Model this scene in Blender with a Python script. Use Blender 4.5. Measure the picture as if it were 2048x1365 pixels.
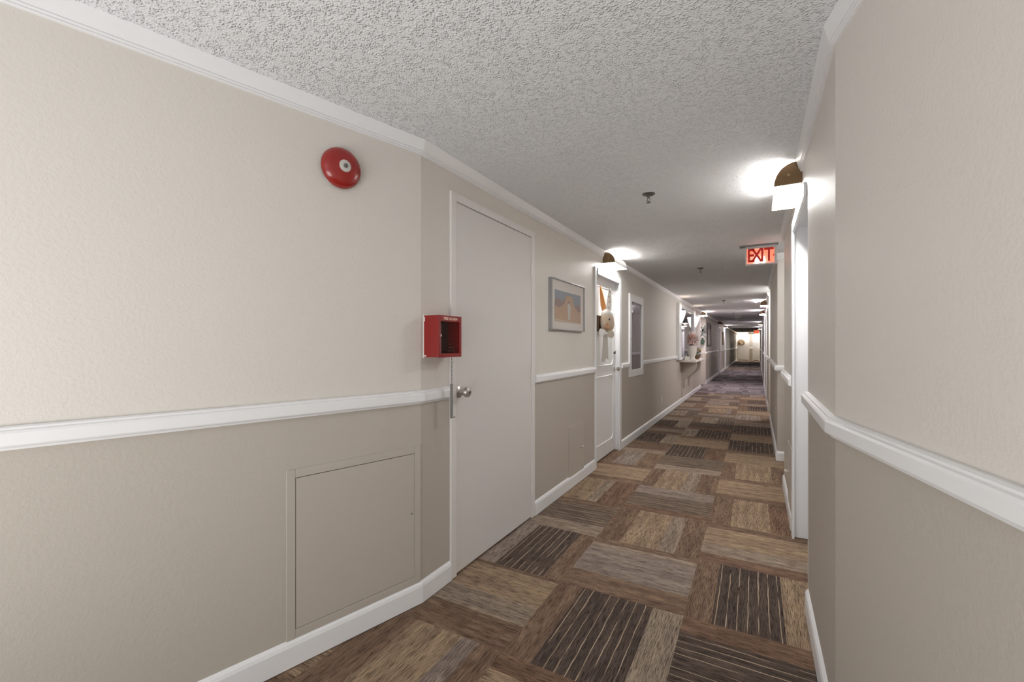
import bpy, bmesh, math, random
from mathutils import Vector, Matrix
random.seed(7)
S = bpy.context.scene
for o in list(bpy.data.objects): bpy.data.objects.remove(o)
COL = S.collection
PI = math.pi
# ------------------------------------------------------------------ camera
F_PX, VP_X, HORIZON, CAM_H = 880.0, 1514.0, 690.5, 1.245
YAW = math.atan((VP_X - 1024) / F_PX)
cd = bpy.data.cameras.new('camera'); cam = bpy.data.objects.new('camera', cd); COL.objects.link(cam)
cd.sensor_width = 36; cd.lens = 36 * F_PX / 2048
cd.shift_y = (HORIZON - 682.5) / 2048
cd.clip_start = .02; cd.clip_end = 200
cam.location = (0, 0, CAM_H); cam.rotation_euler = (PI / 2, 0, YAW)
S.camera = cam
# ------------------------------------------------------------------ light and exposure
S.view_settings.view_transform = 'Standard'; S.view_settings.look = 'None'
S.view_settings.exposure = 0.33; S.view_settings.gamma = 1; S.view_settings.use_curve_mapping = False
w = bpy.data.worlds.new('world'); S.world = w; w.use_nodes = True
w.node_tree.nodes['Background'].inputs[0].default_value = (.915, .96, 1, 1)
w.node_tree.nodes['Background'].inputs[1].default_value = .62

def area(name, loc, rot, sx, sy, power, col=(1, .98, .955), spread=180):
    l = bpy.data.lights.new(name, 'AREA'); l.shape = 'RECTANGLE'; l.size = sx; l.size_y = sy
    l.energy = power; l.color = col; l.spread = math.radians(spread)
    o = bpy.data.objects.new(name, l); COL.objects.link(o); o.location = loc; o.rotation_euler = rot
    return o
S.cycles.diffuse_bounces = 10; S.cycles.max_bounces = 14
# unseen fill lamps added behind the camera: one tilted up, one facing the hall
area('rear_fill_up', (-.8, -.9, .7), (math.radians(180 - 42), 0, 0), 2.2, .9, 30)
area('rear_fill', (-.8, -1.3, 2.1), (math.radians(70), 0, 0), 2.4, .5, 2)
# unseen fill lamps added in the two side passages off the right wall
area('passage_fill', (.85, 5.04, 2.17), (0, math.radians(40), 0), .5, .5, 9)
area('passage_fill', (.62, 9.02, 2.17), (0, math.radians(40), 0), .25, .5, 20)

# ------------------------------------------------------------------ materials
def ramp(nt, stops, fac):
    n = nt.nodes.new('ShaderNodeValToRGB'); e = n.color_ramp.elements
    while len(e) < len(stops): e.new(.5)
    for k, (p, c) in zip(e, stops):
        k.position = p; k.color = (*c, 1) if not isinstance(c, (int, float)) else (c, c, c, 1)
    nt.links.new(fac, n.inputs[0]); return n.outputs[0]
def math_(nt, op, a, b=None, c=None):
    n = nt.nodes.new('ShaderNodeMath'); n.operation = op
    for i, v in enumerate((a, b, c)):
        if v is None: continue
        if isinstance(v, (int, float)): n.inputs[i].default_value = v
        else: nt.links.new(v, n.inputs[i])
    return n.outputs[0]
def mixc(nt, fac, a, b, bt='MIX'):
    n = nt.nodes.new('ShaderNodeMix'); n.data_type = 'RGBA'; n.blend_type = bt
    for s, v in ((n.inputs[0], fac), (n.inputs[6], a), (n.inputs[7], b)):
        if isinstance(v, (int, float)): s.default_value = v
        elif isinstance(v, tuple): s.default_value = (*v, 1)
        else: nt.links.new(v, s)
    return n.outputs[2]
def noise(nt, vec, scale, detail=2, rough=.5):
    n = nt.nodes.new('ShaderNodeTexNoise'); n.inputs['Scale'].default_value = scale
    n.inputs['Detail'].default_value = detail; n.inputs['Roughness'].default_value = rough
    if vec is not None: nt.links.new(vec, n.inputs['Vector'])
    return n.outputs[0]
def bump(nt, h, dist, strength=1.0):
    n = nt.nodes.new('ShaderNodeBump'); n.inputs['Distance'].default_value = dist; n.inputs['Strength'].default_value = strength
    nt.links.new(h, n.inputs['Height']); return n.outputs[0]
def geo(nt): return nt.nodes.new('ShaderNodeNewGeometry').outputs['Position']
def mat(name, col, rough=.5, metal=0, spec=.5, emit=None, estr=0, trans=0, alpha=1, coat=0, nbump=None):
    m = bpy.data.materials.new(name); m.use_nodes = True; nt = m.node_tree; b = nt.nodes['Principled BSDF']
    b.inputs['Base Color'].default_value = (*col, 1); b.inputs['Roughness'].default_value = rough
    b.inputs['Metallic'].default_value = metal; b.inputs['Specular IOR Level'].default_value = spec
    b.inputs['Transmission Weight'].default_value = trans; b.inputs['Alpha'].default_value = alpha
    b.inputs['Coat Weight'].default_value = coat
    if emit: b.inputs['Emission Color'].default_value = (*emit, 1); b.inputs['Emission Strength'].default_value = estr
    if nbump:
        t = nt.nodes.new('ShaderNodeTexCoord').outputs['Object']
        nt.links.new(bump(nt, noise(nt, t, nbump[0], 3), nbump[1]), b.inputs['Normal'])
    return m
def bs(m): return m.node_tree.nodes['Principled BSDF']

RAIL_Z0, RAIL_Z1, CEIL = .962, 1.027, 2.23
# painted wall: beige above the chair rail, taupe below, rolled orange-peel texture
M = {}
m = M['wall'] = mat('wall_paint', (.6, .55, .5), .5, spec=.22); nt = m.node_tree
P = geo(nt); sep = nt.nodes.new('ShaderNodeSeparateXYZ'); nt.links.new(P, sep.inputs[0])
up = math_(nt, 'GREATER_THAN', sep.outputs[2], .995)
nt.links.new(mixc(nt, up, (.48, .44, .392), (.675, .644, .602)), bs(m).inputs['Base Color'])
h = math_(nt, 'ADD', noise(nt, P, 90, 2, .55), math_(nt, 'MULTIPLY', noise(nt, P, 260, 1), .35))
nt.links.new(bump(nt, h, .0035, .30), bs(m).inputs['Normal'])
# popcorn ceiling
m = M['ceiling'] = mat('popcorn_ceiling', (.79, .805, .825), .9, spec=.15); nt = m.node_tree
P = geo(nt)
v = nt.nodes.new('ShaderNodeTexVoronoi'); v.inputs['Scale'].default_value = 140; nt.links.new(P, v.inputs['Vector'])
bl = ramp(nt, [(.15, 1.0), (.62, 0.0)], v.outputs['Distance'])
h = math_(nt, 'MULTIPLY', bl, ramp(nt, [(.4, .1), (.6, 1.0)], noise(nt, P, 55, 2)))
h = math_(nt, 'ADD', h, math_(nt, 'MULTIPLY', noise(nt, P, 160, 3), .7))
nt.links.new(bump(nt, h, .008, .75), bs(m).inputs['Normal'])
M['trim'] = mat('white_trim_paint', (.81, .815, .825), .35, spec=.4)
M['door'] = mat('offwhite_door_paint', (.70, .685, .665), .4, spec=.4, nbump=(120, .0004))
M['door_frame'] = mat('offwhite_frame_paint', (.75, .735, .715), .4, spec=.4)
M['white_door'] = mat('white_door_paint', (.80, .795, .79), .35, spec=.4)
M['panel'] = mat('taupe_panel_paint', (.48, .44, .392), .38, spec=.4)
M['gap'] = mat('dark_gap', (.02, .018, .016), .9)
M['red'] = mat('red_enamel', (.28, .010, .007), .25, coat=.4)
M['redbox'] = mat('red_box_enamel', (.24, .008, .006), .38)
M['chip'] = mat('white_chipped_paint', (.72, .66, .64), .6)
M['steel'] = mat('brushed_steel', (.55, .53, .50), .34, 1, nbump=(200, .0005))
M['nickel'] = mat('satin_nickel', (.62, .59, .54), .25, 1)
M['dark_steel'] = mat('dark_chain_steel', (.18, .17, .16), .4, .8)
M['alu'] = mat('brushed_aluminium', (.42, .43, .45), .3, 1)
M['bronze'] = mat('bronze_metal', (.17, .105, .05), .45, .65, nbump=(300, .0003))
M['brass'] = mat('dull_brass', (.34, .25, .13), .35, .9)
M['black'] = mat('black_plastic', (.015, .015, .015), .45)
M['hub'] = mat('grey_white_hub', (.55, .53, .5), .45)
M['glass'] = mat('clear_glass', (.05, .05, .05), .03, alpha=.10)
M['mirror'] = mat('mirror_glass', (.45, .46, .50), .03, 1)
M['darkglass'] = mat('dark_cabinet_glass', (.16, .165, .185), .06, .55)
M['inner'] = mat('dark_red_interior', (.10, .035, .025), .6)
M['greyinner'] = mat('grey_interior_metal', (.36, .34, .32), .45, .3)
M['yellowtext'] = mat('pale_lettering', (.85, .62, .5), .5)
M['darktext'] = mat('dark_lettering', (.03, .012, .01), .6)
M['mat'] = mat('picture_mat_board', (.60, .565, .53), .8)
M['cream'] = mat('cream_plastic', (.70, .65, .58), .45)
M['shelf'] = mat('cream_shelf_paint', (.66, .62, .56), .4)
M['ceramic'] = mat('white_ceramic', (.70, .66, .61), .3)
M['leaf'] = mat('green_leaf', (.05, .09, .055), .5)
M['paleleaf'] = mat('pale_green_leaf', (.34, .40, .36), .5)
M['pink'] = mat('pink_petals', (.68, .42, .36), .7)
M['palepink'] = mat('pale_pink_petals', (.78, .60, .55), .7)
M['whitepetal'] = mat('white_petals', (.75, .73, .71), .6)
M['yellow'] = mat('yellow_petals', (.55, .43, .22), .7)
M['twig'] = mat('brown_twigs', (.12, .07, .04), .8)
M['wicker'] = mat('brown_wicker', (.21, .125, .06), .8, nbump=(90, .004))
M['plush'] = mat('beige_felt', (.52, .42, .32), .95, nbump=(150, .002))
M['orangefelt'] = mat('orange_felt', (.52, .24, .085), .95, nbump=(120, .003))
M['whitefelt'] = mat('white_felt', (.74, .72, .69), .95)
M['ribbon'] = mat('cream_ribbon', (.55, .49, .40), .8)
M['whiteplastic'] = mat('white_plastic', (.8, .8, .8), .35)
M['signgrey'] = mat('light_grey_sign_housing', (.52, .51, .50), .4, .2)
M['shade_bar'] = mat('dark_shade_paint', (.06, .055, .05), .6)
M['gridbrown'] = mat('dark_picture_frame', (.035, .02, .02), .4)
M['exitglass'] = mat('red_exit_panel', (.55, .06, .03), .4, alpha=.62, emit=(1, .17, .09), estr=1.15)
M['exitletter'] = mat('dark_red_letters', (.30, .01, .008), .5, emit=(1, .03, .01), estr=.12)
M['bulb'] = mat('lit_bulb', (1, 1, 1), .3, emit=(1, .9, .78), estr=30)
M['farred'] = mat('lit_red_exit', (.6, .05, .03), .4, emit=(1, .2, .1), estr=.9)
M['sconceglass'] = mat('lit_frosted_glass', (.9, .85, .8), .4, emit=(1, .92, .84), estr=2.5)
M['shade_off'] = mat('frosted_acrylic', (.72, .72, .72), .35)
def lit(name, col, s): return mat(name, (1, 1, 1), .5, emit=col, estr=s)
WARM = (1, .93, .84); NEUT = (1, .985, .968); COOL = (1, .90, .93); YEL = (1, .91, .78)

# carpet
m = M['carpet'] = mat('carpet_tiles', (.2, .2, .2), .97, spec=.1); nt = m.node_tree
at = nt.nodes.new('ShaderNodeAttribute'); at.attribute_name = 'band'
uv = nt.nodes.new('ShaderNodeUVMap'); uv.uv_map = 'yarn'
sp = nt.nodes.new('ShaderNodeSeparateXYZ'); nt.links.new(uv.outputs[0], sp.inputs[0])
U, V = sp.outputs[0], sp.outputs[1]
def vec(su, sv, off=0.0, vv=None):
    c = nt.nodes.new('ShaderNodeCombineXYZ'); nt.links.new(math_(nt, 'MULTIPLY', U, su), c.inputs[0])
    nt.links.new(math_(nt, 'MULTIPLY', vv if vv is not None else V, sv), c.inputs[1]); c.inputs[2].default_value = off
    return c.outputs[0]
dash = noise(nt, vec(14, 360, 1), 1, 2, .6)
wide = noise(nt, vec(3.0, 26, 5), 1, 2)
wig = noise(nt, vec(9, 8, 9), 1, 2)
c0 = at.outputs['Color']
c1 = mixc(nt, ramp(nt, [(.38, 0.0), (.66, 1.0)], wide), mixc(nt, 1.0, c0, (.78, .74, .74), 'MULTIPLY'), mixc(nt, 1.0, c0, (1.16, 1.13, 1.08), 'MULTIPLY'))
dk = ramp(nt, [(.50, 0.0), (.57, 1.0)], dash)
c2 = mixc(nt, math_(nt, 'MULTIPLY', dk, .85), c1, mixc(nt, 1.0, c1, (.28, .25, .24), 'MULTIPLY'))
# thin wandering cream lines of the dark bands
vw = math_(nt, 'ADD', V, math_(nt, 'MULTIPLY', math_(nt, 'SUBTRACT', wig, .5), .008))
fr = math_(nt, 'FRACT', math_(nt, 'DIVIDE', vw, .043))
ln = math_(nt, 'LESS_THAN', fr, math_(nt, 'MULTIPLY', noise(nt, vec(4, 12, 3), 1, 1), .17))
ln = math_(nt, 'MULTIPLY', ln, ramp(nt, [(.36, 0.0), (.46, 1.0)], noise(nt, vec(5, 21.2, 14), 1, 1)))
ln = math_(nt, 'MULTIPLY', ln, at.outputs['Alpha'])
c3 = mixc(nt, ln, c2, mixc(nt, noise(nt, vec(3, 9, 21), 1, 1), (.34, .24, .13), (.56, .46, .35)))
fz = noise(nt, vec(420, 420, 2), 1, 2, .7)
c4 = mixc(nt, 1.0, c3, ramp(nt, [(.25, .45), (.75, 1.5)], fz), 'MULTIPLY')
nt.links.new(c4, bs(m).inputs['Base Color'])
nt.links.new(bump(nt, math_(nt, 'ADD', fz, dash), .004, .6), bs(m).inputs['Normal'])

# ------------------------------------------------------------------ helpers
def new_obj(name, bm, material, parent=None, smooth=False, loc=None):
    me = bpy.data.meshes.new(name)
    bmesh.ops.recalc_face_normals(bm, faces=bm.faces)
    bm.to_mesh(me); bm.free()
    if isinstance(material, (list, tuple)):
        for x in material: me.materials.append(x)
    else: me.materials.append(material)
    if smooth:
        for p in me.polygons: p.use_smooth = True
        try: me.set_sharp_from_angle(angle=math.radians(35))
        except Exception: pass
    o = bpy.data.objects.new(name, me); COL.objects.link(o)
    if parent is not None: o.parent = parent
    if loc is not None: o.location = loc
    return o
def tag(o, label=None, cat=None, group=None, kind=None):
    if label: o['label'] = label
    if cat: o['category'] = cat
    if group: o['group'] = group
    if kind: o['kind'] = kind
    return o
def thing(name, label, cat, loc=(0, 0, 0), rz=0, group=None, kind=None):
    o = bpy.data.objects.new(name, None); COL.objects.link(o); o.empty_display_size = .05
    o.location = loc; o.rotation_euler = (0, 0, rz)
    return tag(o, label, cat, group, kind)
def B(): return bmesh.new()
def box(bm, x0, x1, y0, y1, z0, z1, bev=0, mi=0):
    r = bmesh.ops.create_cube(bm, size=1)
    bmesh.ops.scale(bm, vec=(x1 - x0, y1 - y0, z1 - z0), verts=r['verts'])
    bmesh.ops.translate(bm, vec=((x0 + x1) / 2, (y0 + y1) / 2, (z0 + z1) / 2), verts=r['verts'])
    es = list({e for v in r['verts'] for e in v.link_edges}); fs = list({f for v in r['verts'] for f in v.link_faces})
    for f in fs: f.material_index = mi
    if bev: bmesh.ops.bevel(bm, geom=es, offset=bev, segments=2, profile=.5, affect='EDGES')
    return bm
def prism(bm, pts, axis, a, b, bev=0):
    """extrude a closed outline (2D pts) along axis 'x','y' or 'z' from a to b"""
    def P3(p, t):
        return {'x': (t, p[0], p[1]), 'y': (p[0], t, p[1]), 'z': (p[0], p[1], t)}[axis]
    v0 = [bm.verts.new(P3(p, a)) for p in pts]; v1 = [bm.verts.new(P3(p, b)) for p in pts]
    n = len(pts); bm.faces.new(v0); bm.faces.new(v1[::-1])
    for i in range(n): bm.faces.new((v0[i], v0[(i + 1) % n], v1[(i + 1) % n], v1[i]))
    return bm
def lathe(bm, prof, seg=32, axis='z', c=(0, 0, 0)):
    """prof: list of (r, h)"""
    rings = []
    for r, h in prof:
        ring = []
        if r < 1e-6:
            p = {'z': (0, 0, h), 'y': (0, h, 0), 'x': (h, 0, 0)}[axis]
            ring = [bm.verts.new(Vector(p) + Vector(c))]
        else:
            for k in range(seg):
                a = 2 * PI * k / seg; u, v = r * math.cos(a), r * math.sin(a)
                p = {'z': (u, v, h), 'y': (u, h, v), 'x': (h, u, v)}[axis]
                ring.append(bm.verts.new(Vector(p) + Vector(c)))
        rings.append(ring)
    for a, b in zip(rings, rings[1:]):
        if len(a) == 1 and len(b) == 1: continue
        for k in range(seg):
            k2 = (k + 1) % seg
            if len(a) == 1: bm.faces.new((a[0], b[k], b[k2]))
            elif len(b) == 1: bm.faces.new((a[k], a[k2], b[0]))
            else: bm.faces.new((a[k], a[k2], b[k2], b[k]))
    for ring in (rings[0], rings[-1]):
        if len(ring) > 2:
            try: bm.faces.new(ring)
            except ValueError: pass
    return bm
def tube(bm, pts, r, seg=8, closed=False):
    pts = [Vector(p) for p in pts]; n = len(pts); rings = []
    for i, p in enumerate(pts):
        if closed: d = pts[(i + 1) % n] - pts[i - 1]
        else: d = pts[min(i + 1, n - 1)] - pts[max(i - 1, 0)]
        d.normalize(); a = Vector((0, 0, 1)) if abs(d.z) < .9 else Vector((1, 0, 0))
        u = d.cross(a).normalized(); v = d.cross(u); rr = r[i] if isinstance(r, (list, tuple)) else r
        rings.append([bm.verts.new(p + u * rr * math.cos(2 * PI * k / seg) + v * rr * math.sin(2 * PI * k / seg)) for k in range(seg)])
    for i in range(n if closed else n - 1):
        a, b = rings[i], rings[(i + 1) % n]
        for k in range(seg): bm.faces.new((a[k], a[(k + 1) % seg], b[(k + 1) % seg], b[k]))
    if not closed: bm.faces.new(rings[0]); bm.faces.new(rings[-1][::-1])
    return bm
def ball(bm, c, r, sub=2):
    q = bmesh.ops.create_icosphere(bm, subdivisions=sub, radius=1)
    rr = r if isinstance(r, (list, tuple)) else (r, r, r)
    bmesh.ops.scale(bm, vec=rr, verts=q['verts']); bmesh.ops.translate(bm, vec=c, verts=q['verts']); return q['verts']
def leafs(bm, base, d, L, W, curl=.2):
    """one leaf / petal with a fold, as a closed thin blade"""
    d = Vector(d).normalized(); a = Vector((0, 0, 1)) if abs(d.z) < .9 else Vector((1, 0, 0))
    s = d.cross(a).normalized(); n = s.cross(d); base = Vector(base); rows = []
    for t, wv in ((0, .12), (.3, .85), (.6, 1), (.85, .55), (1, .04)):
        c = base + d * L * t - n * curl * L * t * t
        rows.append([bm.verts.new(c + s * W * wv * k * .5 + n * W * .15 * abs(k) * wv) for k in (-1, 0, 1)])
    for p, q in zip(rows, rows[1:]):
        for k in (0, 1): bm.faces.new((p[k], p[k + 1], q[k + 1], q[k]))
def sweep(name, prof, path, label, material, kind='structure', flip=False, parent=None):
    """profile (out, z) swept along a plan path; outward is to the left of travel unless flip"""
    pts = [Vector((p[0], p[1])) for p in path]; n = len(pts); bm = B(); rows = []
    sg = -1 if flip else 1
    def nrm(a, b):
        d = (b - a).normalized(); return Vector((-d.y, d.x)) * sg
    for i, p in enumerate(pts):
        if i == 0: m_ = nrm(p, pts[1])
        elif i == n - 1: m_ = nrm(pts[-2], p)
        else:
            a, b = nrm(pts[i - 1], p), nrm(p, pts[i + 1]); m_ = (a + b) / (1 + a.dot(b))
        rows.append([bm.verts.new((p.x + m_.x * o, p.y + m_.y * o, z)) for o, z in prof])
    k = len(prof)
    for a, b in zip(rows, rows[1:]):
        for j in range(k): bm.faces.new((a[j], a[(j + 1) % k], b[(j + 1) % k], b[j]))
    bm.faces.new(rows[0]); bm.faces.new(rows[-1][::-1])
    o = new_obj(name, bm, material, parent)
    if parent is None: tag(o, label, 'trim', kind=kind)
    return o
_txt = {}
def text_mesh(name, s, size, depth, material, parent, loc, rot, sx=1.0):
    c = bpy.data.curves.new(name, 'FONT'); c.body = s; c.size = size; c.extrude = depth; c.align_x = 'CENTER'; c.align_y = 'CENTER'
    c.offset = size * .018
    t = bpy.data.objects.new('tmp', c); COL.objects.link(t)
    dg = bpy.context.evaluated_depsgraph_get(); me = bpy.data.meshes.new_from_object(t.evaluated_get(dg))
    bpy.data.objects.remove(t); bpy.data.curves.remove(c)
    me.materials.clear(); me.materials.append(material)
    o = bpy.data.objects.new(name, me); COL.objects.link(o); o.parent = parent; o.location = loc; o.rotation_euler = rot; o.scale = (sx, 1, 1)
    return o

# ------------------------------------------------------------------ the plan
XL, XR, XR2, YEND, YBACK = -1.42, .21, .192, 40.0, -1.6
T = .15
BL = Vector((XL, 1.645)); AL = math.radians(15.2); DL = Vector((-math.sin(AL), -math.cos(AL)))
BR = Vector((XR, 1.66)); AR = math.radians(12.3); DR = Vector((math.sin(AR), -math.cos(AR)))
EL = BL + DL * ((BL.y - YBACK) / math.cos(AL)); ER = BR + DR * ((BR.y - YBACK) / math.cos(AR))
NL = Vector((math.cos(AL), -math.sin(AL)))     # out of the splayed left wall, into the hall
def wallbox(bm, x0, x1, y0, y1, z0=0.0, z1=CEIL): box(bm, x0, x1, y0, y1, z0, z1)

# floor: carpet tiles laid quarter-turned, one mesh
TAN, GRY, BRN, RST, DRK, MID, LTN = (.41, .31, .215), (.34, .285, .245), (.26, .182, .13), (.25, .165, .115), (.125, .098, .083), (.20, .156, .124), (.375, .31, .245)
TC = {'T': TAN, 'G': GRY, 'B': BRN, 'R': RST, 'D': DRK, 'M': MID, 'L': LTN}
tiles = {(0, -1): 'B.28 T.68 G.82 B1', (1, -1): 'D.55 T.84 R1', (2, -1): 'B.2 D.8 T1',
 (0, 0): 'B.30 L.55 T.95 B1', (1, 0): 'B.21 D.78 L1', (2, 0): 'D.80 R1',
 (0, 1): 'B.16 G.34 D.83 B1', (1, 1): 'B.28 G.84 L.9 B1', (2, 1): 'B.19 D.66 T1',
 (0, 2): 'L.28 M.84 B1', (1, 2): 'B.24 T.62 L.78 B1', (2, 2): 'R.18 L.42 T.86 B1',
 (0, 3): 'T.52 L.66 R1', (1, 3): 'R.15 M.66 G1', (2, 3): 'B.23 T.62 R1',
 (0, 4): 'B.2 T.88 B1', (1, 4): 'B.2 T.56 L.74 B1', (2, 4): 'B.15 T.84 B1',
 (0, 5): 'B.3 G.68 B1', (1, 5): 'L.3 M1', (2, 5): 'B.2 T.7 B1',
 (0, 6): 'L.28 B1', (1, 6): 'D.66 R1', (2, 6): 'T.78 B1',
 (0, 7): 'D.72 L1', (1, 7): 'T.8 B1', (2, 7): 'D.8 R1',
 (0, 8): 'B.3 L.7 B1', (1, 8): 'L.3 D1', (2, 8): 'T.75 B1',
 (0, 9): 'D.7 L1', (1, 9): 'R.3 D1', (2, 9): 'D.85 R1', (0, 10): 'L.6 B1', (1, 10): 'B.2 L.6 M1', (2, 10): 'L.7 B1'}
pool = ['B.2 T.7 G.85 B1', 'R.2 L.7 B1', 'G.6 B1', 'M.3 G.75 B1', 'B.25 D.8 L1', 'L.4 M1', 'B.15 T.85 R1', 'D.6 L.8 B1', 'G.35 L.7 M1']
TS = .61; rot = YAW - math.radians(28.87); cr, sr = math.cos(rot), math.sin(rot)
rt = random.Random(11)
bm = B(); uvl = bm.loops.layers.uv.new('yarn'); 
bands = []
for j in range(-7, 64):
    for i in range(-4, 5):
        spec = tiles.get((i, j)) or rt.choice(pool)
        ox, oy = (i - 2.4685) * TS, (j + 2.5255) * TS
        acc = 0.0; along_x = (i + j) % 2 == 0; off = rt.uniform(0, 40); jig = rt.uniform(.92, 1.06)
        for tok in spec.split():
            k, e = tok[0], float(tok[1:])
            a0, a1 = acc, e; acc = e
            q = [(0, a0), (1, a0), (1, a1), (0, a1)]        # (along, across)
            vs, uvs = [], []
            for al, ac in q:
                x, y = (al, ac) if along_x else (ac, al)
                X, Y = ox + x * TS, oy + y * TS
                vs.append(bm.verts.new((X * cr - Y * sr, X * sr + Y * cr, 0))); uvs.append((al * TS + off, ac * TS + off * 1.7))
            f = bm.faces.new(vs)
            for l, t in zip(f.loops, uvs): l[uvl].uv = t
            c = TC[k]
            if 18 <= j < 38 or 43 <= j < 56: g_ = sum(c) / 3; c = (g_ * .80 + c[0] * .12, g_ * .76 + c[1] * .12, g_ * .86 + c[2] * .12)   # greyer, cooler tile colours in stretches far down the hall
            bands.append((c[0] * jig, c[1] * jig, c[2] * jig, 1.0 if k in 'DM' else 0.0))
me = bpy.data.meshes.new('floor'); bm.to_mesh(me); bm.free(); me.materials.append(M['carpet'])
a_ = me.attributes.new('band', 'FLOAT_COLOR', 'FACE')
for k, c in enumerate(bands): a_.data[k].color = c
fo = bpy.data.objects.new('floor', me); COL.objects.link(fo); tag(fo, 'brown and tan striped carpet tiles laid quarter-turned', 'floor', kind='structure')

bm = B(); box(bm, -3.2, 1.9, YBACK, YEND + T, CEIL, CEIL + .1)
tag(new_obj('ceiling', bm, M['ceiling']), 'white popcorn-textured ceiling of the hallway', 'ceiling', kind='structure')

# left wall; openings: utility door, apartment door, recess, two far doors
D1 = (1.872, 2.872); D2 = (4.25, 5.195); N1 = (13.7, 15.15); D3 = (20.5, 21.5); D4 = (24.4, 25.5)
bm = B()
y = BL.y
for a, b, ztop in ((*D1, 2.055), (*D2, 2.03), (*N1, 2.08), (*D3, 2.05), (*D4, 2.05)):
    wallbox(bm, XL - T, XL, y, a); wallbox(bm, XL - T, XL, a, b, ztop, CEIL); y = b
wallbox(bm, XL - T, XL, y, YEND)
box(bm, XL - .50, XL - .35, N1[0] - .1, N1[1] + .1, 0, CEIL)                  # back of the recess
box(bm, XL - .35, XL - T, N1[0] - .1, N1[0], 0, CEIL); box(bm, XL - .35, XL - T, N1[1], N1[1] + .1, 0, CEIL)
tag(new_obj('wall_left', bm, M['wall']), 'two-tone beige and taupe left hallway wall', 'wall', kind='structure')
bm = B(); prism(bm, [tuple(BL), tuple(EL), (EL.x - T, EL.y), (BL.x - T, BL.y)], 'z', 0, CEIL)
tag(new_obj('wall_near_left', bm, M['wall']), 'angled two-tone wall with the red bell at left', 'wall', kind='structure')
# right wall; openings: door, side passage, recess, far doors
R1 = (2.47, 3.40); A1 = (4.56, 5.52); A2 = (8.5, 9.55); R2 = (10.75, 11.7); R3 = (13.8, 14.75); R4 = (21.0, 22.0); R5 = (25.5, 26.5)
bm = B()
wallbox(bm, XR, XR + T, BR.y, R1[0]); wallbox(bm, XR, XR + T, *R1, 2.03, CEIL); wallbox(bm, XR, XR + T, R1[1], A1[0])
y = A1[1]
for a, b, ztop in ((*A2, CEIL), (*R2, 2.05), (*R3, 2.05), (*R4, 2.05), (*R5, 2.05)):
    wallbox(bm, XR2, XR2 + T, y, a)
    if ztop < CEIL: wallbox(bm, XR2, XR2 + T, a, b, ztop, CEIL)
    y = b
wallbox(bm, XR2, XR2 + T, y, YEND)
box(bm, XR + T, 1.4, A1[0] - T, A1[0], 0, CEIL); box(bm, XR2 + T, 1.4, A1[1], A1[1] + T, 0, CEIL); box(bm, 1.4, 1.5, A1[0] - T, A1[1] + T, 0, CEIL)
box(bm, XR2 + T, .8, A2[0] - T, A2[0], 0, CEIL); box(bm, XR2 + T, .8, A2[1], A2[1] + T, 0, CEIL); box(bm, .8, .9, A2[0] - T, A2[1] + T, 0, CEIL)
tag(new_obj('wall_right', bm, M['wall']), 'two-tone beige and taupe right hallway wall', 'wall', kind='structure')
bm = B(); prism(bm, [tuple(BR), (BR.x + T, BR.y), (ER.x + T, ER.y), tuple(ER)], 'z', 0, CEIL)
tag(new_obj('wall_near_right', bm, M['wall']), 'angled two-tone wall nearest at right', 'wall', kind='structure')
bm = B(); wallbox(bm, XL, XR2, YEND, YEND + T)
tag(new_obj('wall_end', bm, M['wall']), 'end wall of the hallway with two white doors', 'wall', kind='structure')
# shallow dark bar added as painted shade on the ceiling far down the hall
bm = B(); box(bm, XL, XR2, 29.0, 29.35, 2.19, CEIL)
tag(new_obj('trim_1', bm, M['shade_bar']), 'dark shallow bar standing in for ceiling shade far down the hall', 'trim', kind='structure')

# mouldings
BASE = [(0, 0.004), (.015, .004), (.015, .082), (.011, .094), (.004, .102), (0, .105)]
RAIL = [(0, RAIL_Z0), (.010, RAIL_Z0), (.012, RAIL_Z0 + .006), (.017, RAIL_Z0 + .010), (.026, RAIL_Z0 + .012), (.028, RAIL_Z0 + .016), (.028, RAIL_Z1 - .018), (.024, RAIL_Z1 - .012), (.018, RAIL_Z1 - .009), (.017, RAIL_Z1 - .004), (.010, RAIL_Z1), (0, RAIL_Z1)]
CROWN = [(0, 2.163), (.009, 2.163), (.010, 2.168), (.006, 2.1695), (.013, 2.171), (.014, 2.177), (.010, 2.1785), (.017, 2.180), (.031, CEIL), (0, CEIL)]
tn = [1]
def runs(prof, paths, what, flip):
    for p in paths:
        tn[0] += 1
        sweep('trim_%d' % tn[0], prof, p, what, M['trim'], flip=flip)
runs(RAIL, [[EL, BL, (XL, D1[0] - .002)], [(XL, D1[1] + .004), (XL, D2[0] - .018)], [(XL, D2[1] + .012), (XL, 5.575)], [(XL, 6.325), (XL, 9.35)], [(XL, 12.1), (XL, 13.7)], [(XL, 15.15), (XL, 20.45)], [(XL, 21.55), (XL, 24.35)], [(XL, 25.55), (XL, YEND)]], 'white chair rail on the left wall', True)
runs(RAIL, [[ER, BR, (XR, R1[0] - .0)], [(XR, R1[1] + .065), (XR, A1[0])], [(1.4, A1[1]), (XR2, A1[1]), (XR2, A2[0])], [(XR2, 9.6), (XR2, 10.7)], [(XR2, 11.75), (XR2, 13.75)], [(XR2, 14.8), (XR2, 20.95)], [(XR2, 22.05), (XR2, 25.45)], [(XR2, 26.55), (XR2, YEND)]], 'white chair rail on the right wall', False)
runs(CROWN, [[EL, BL, (XL, 4.50)], [(XL, 5.02), (XL, 13.85)], [(XL, 14.4), (XL, YEND)]], 'white crown moulding along the left wall', True)
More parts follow.
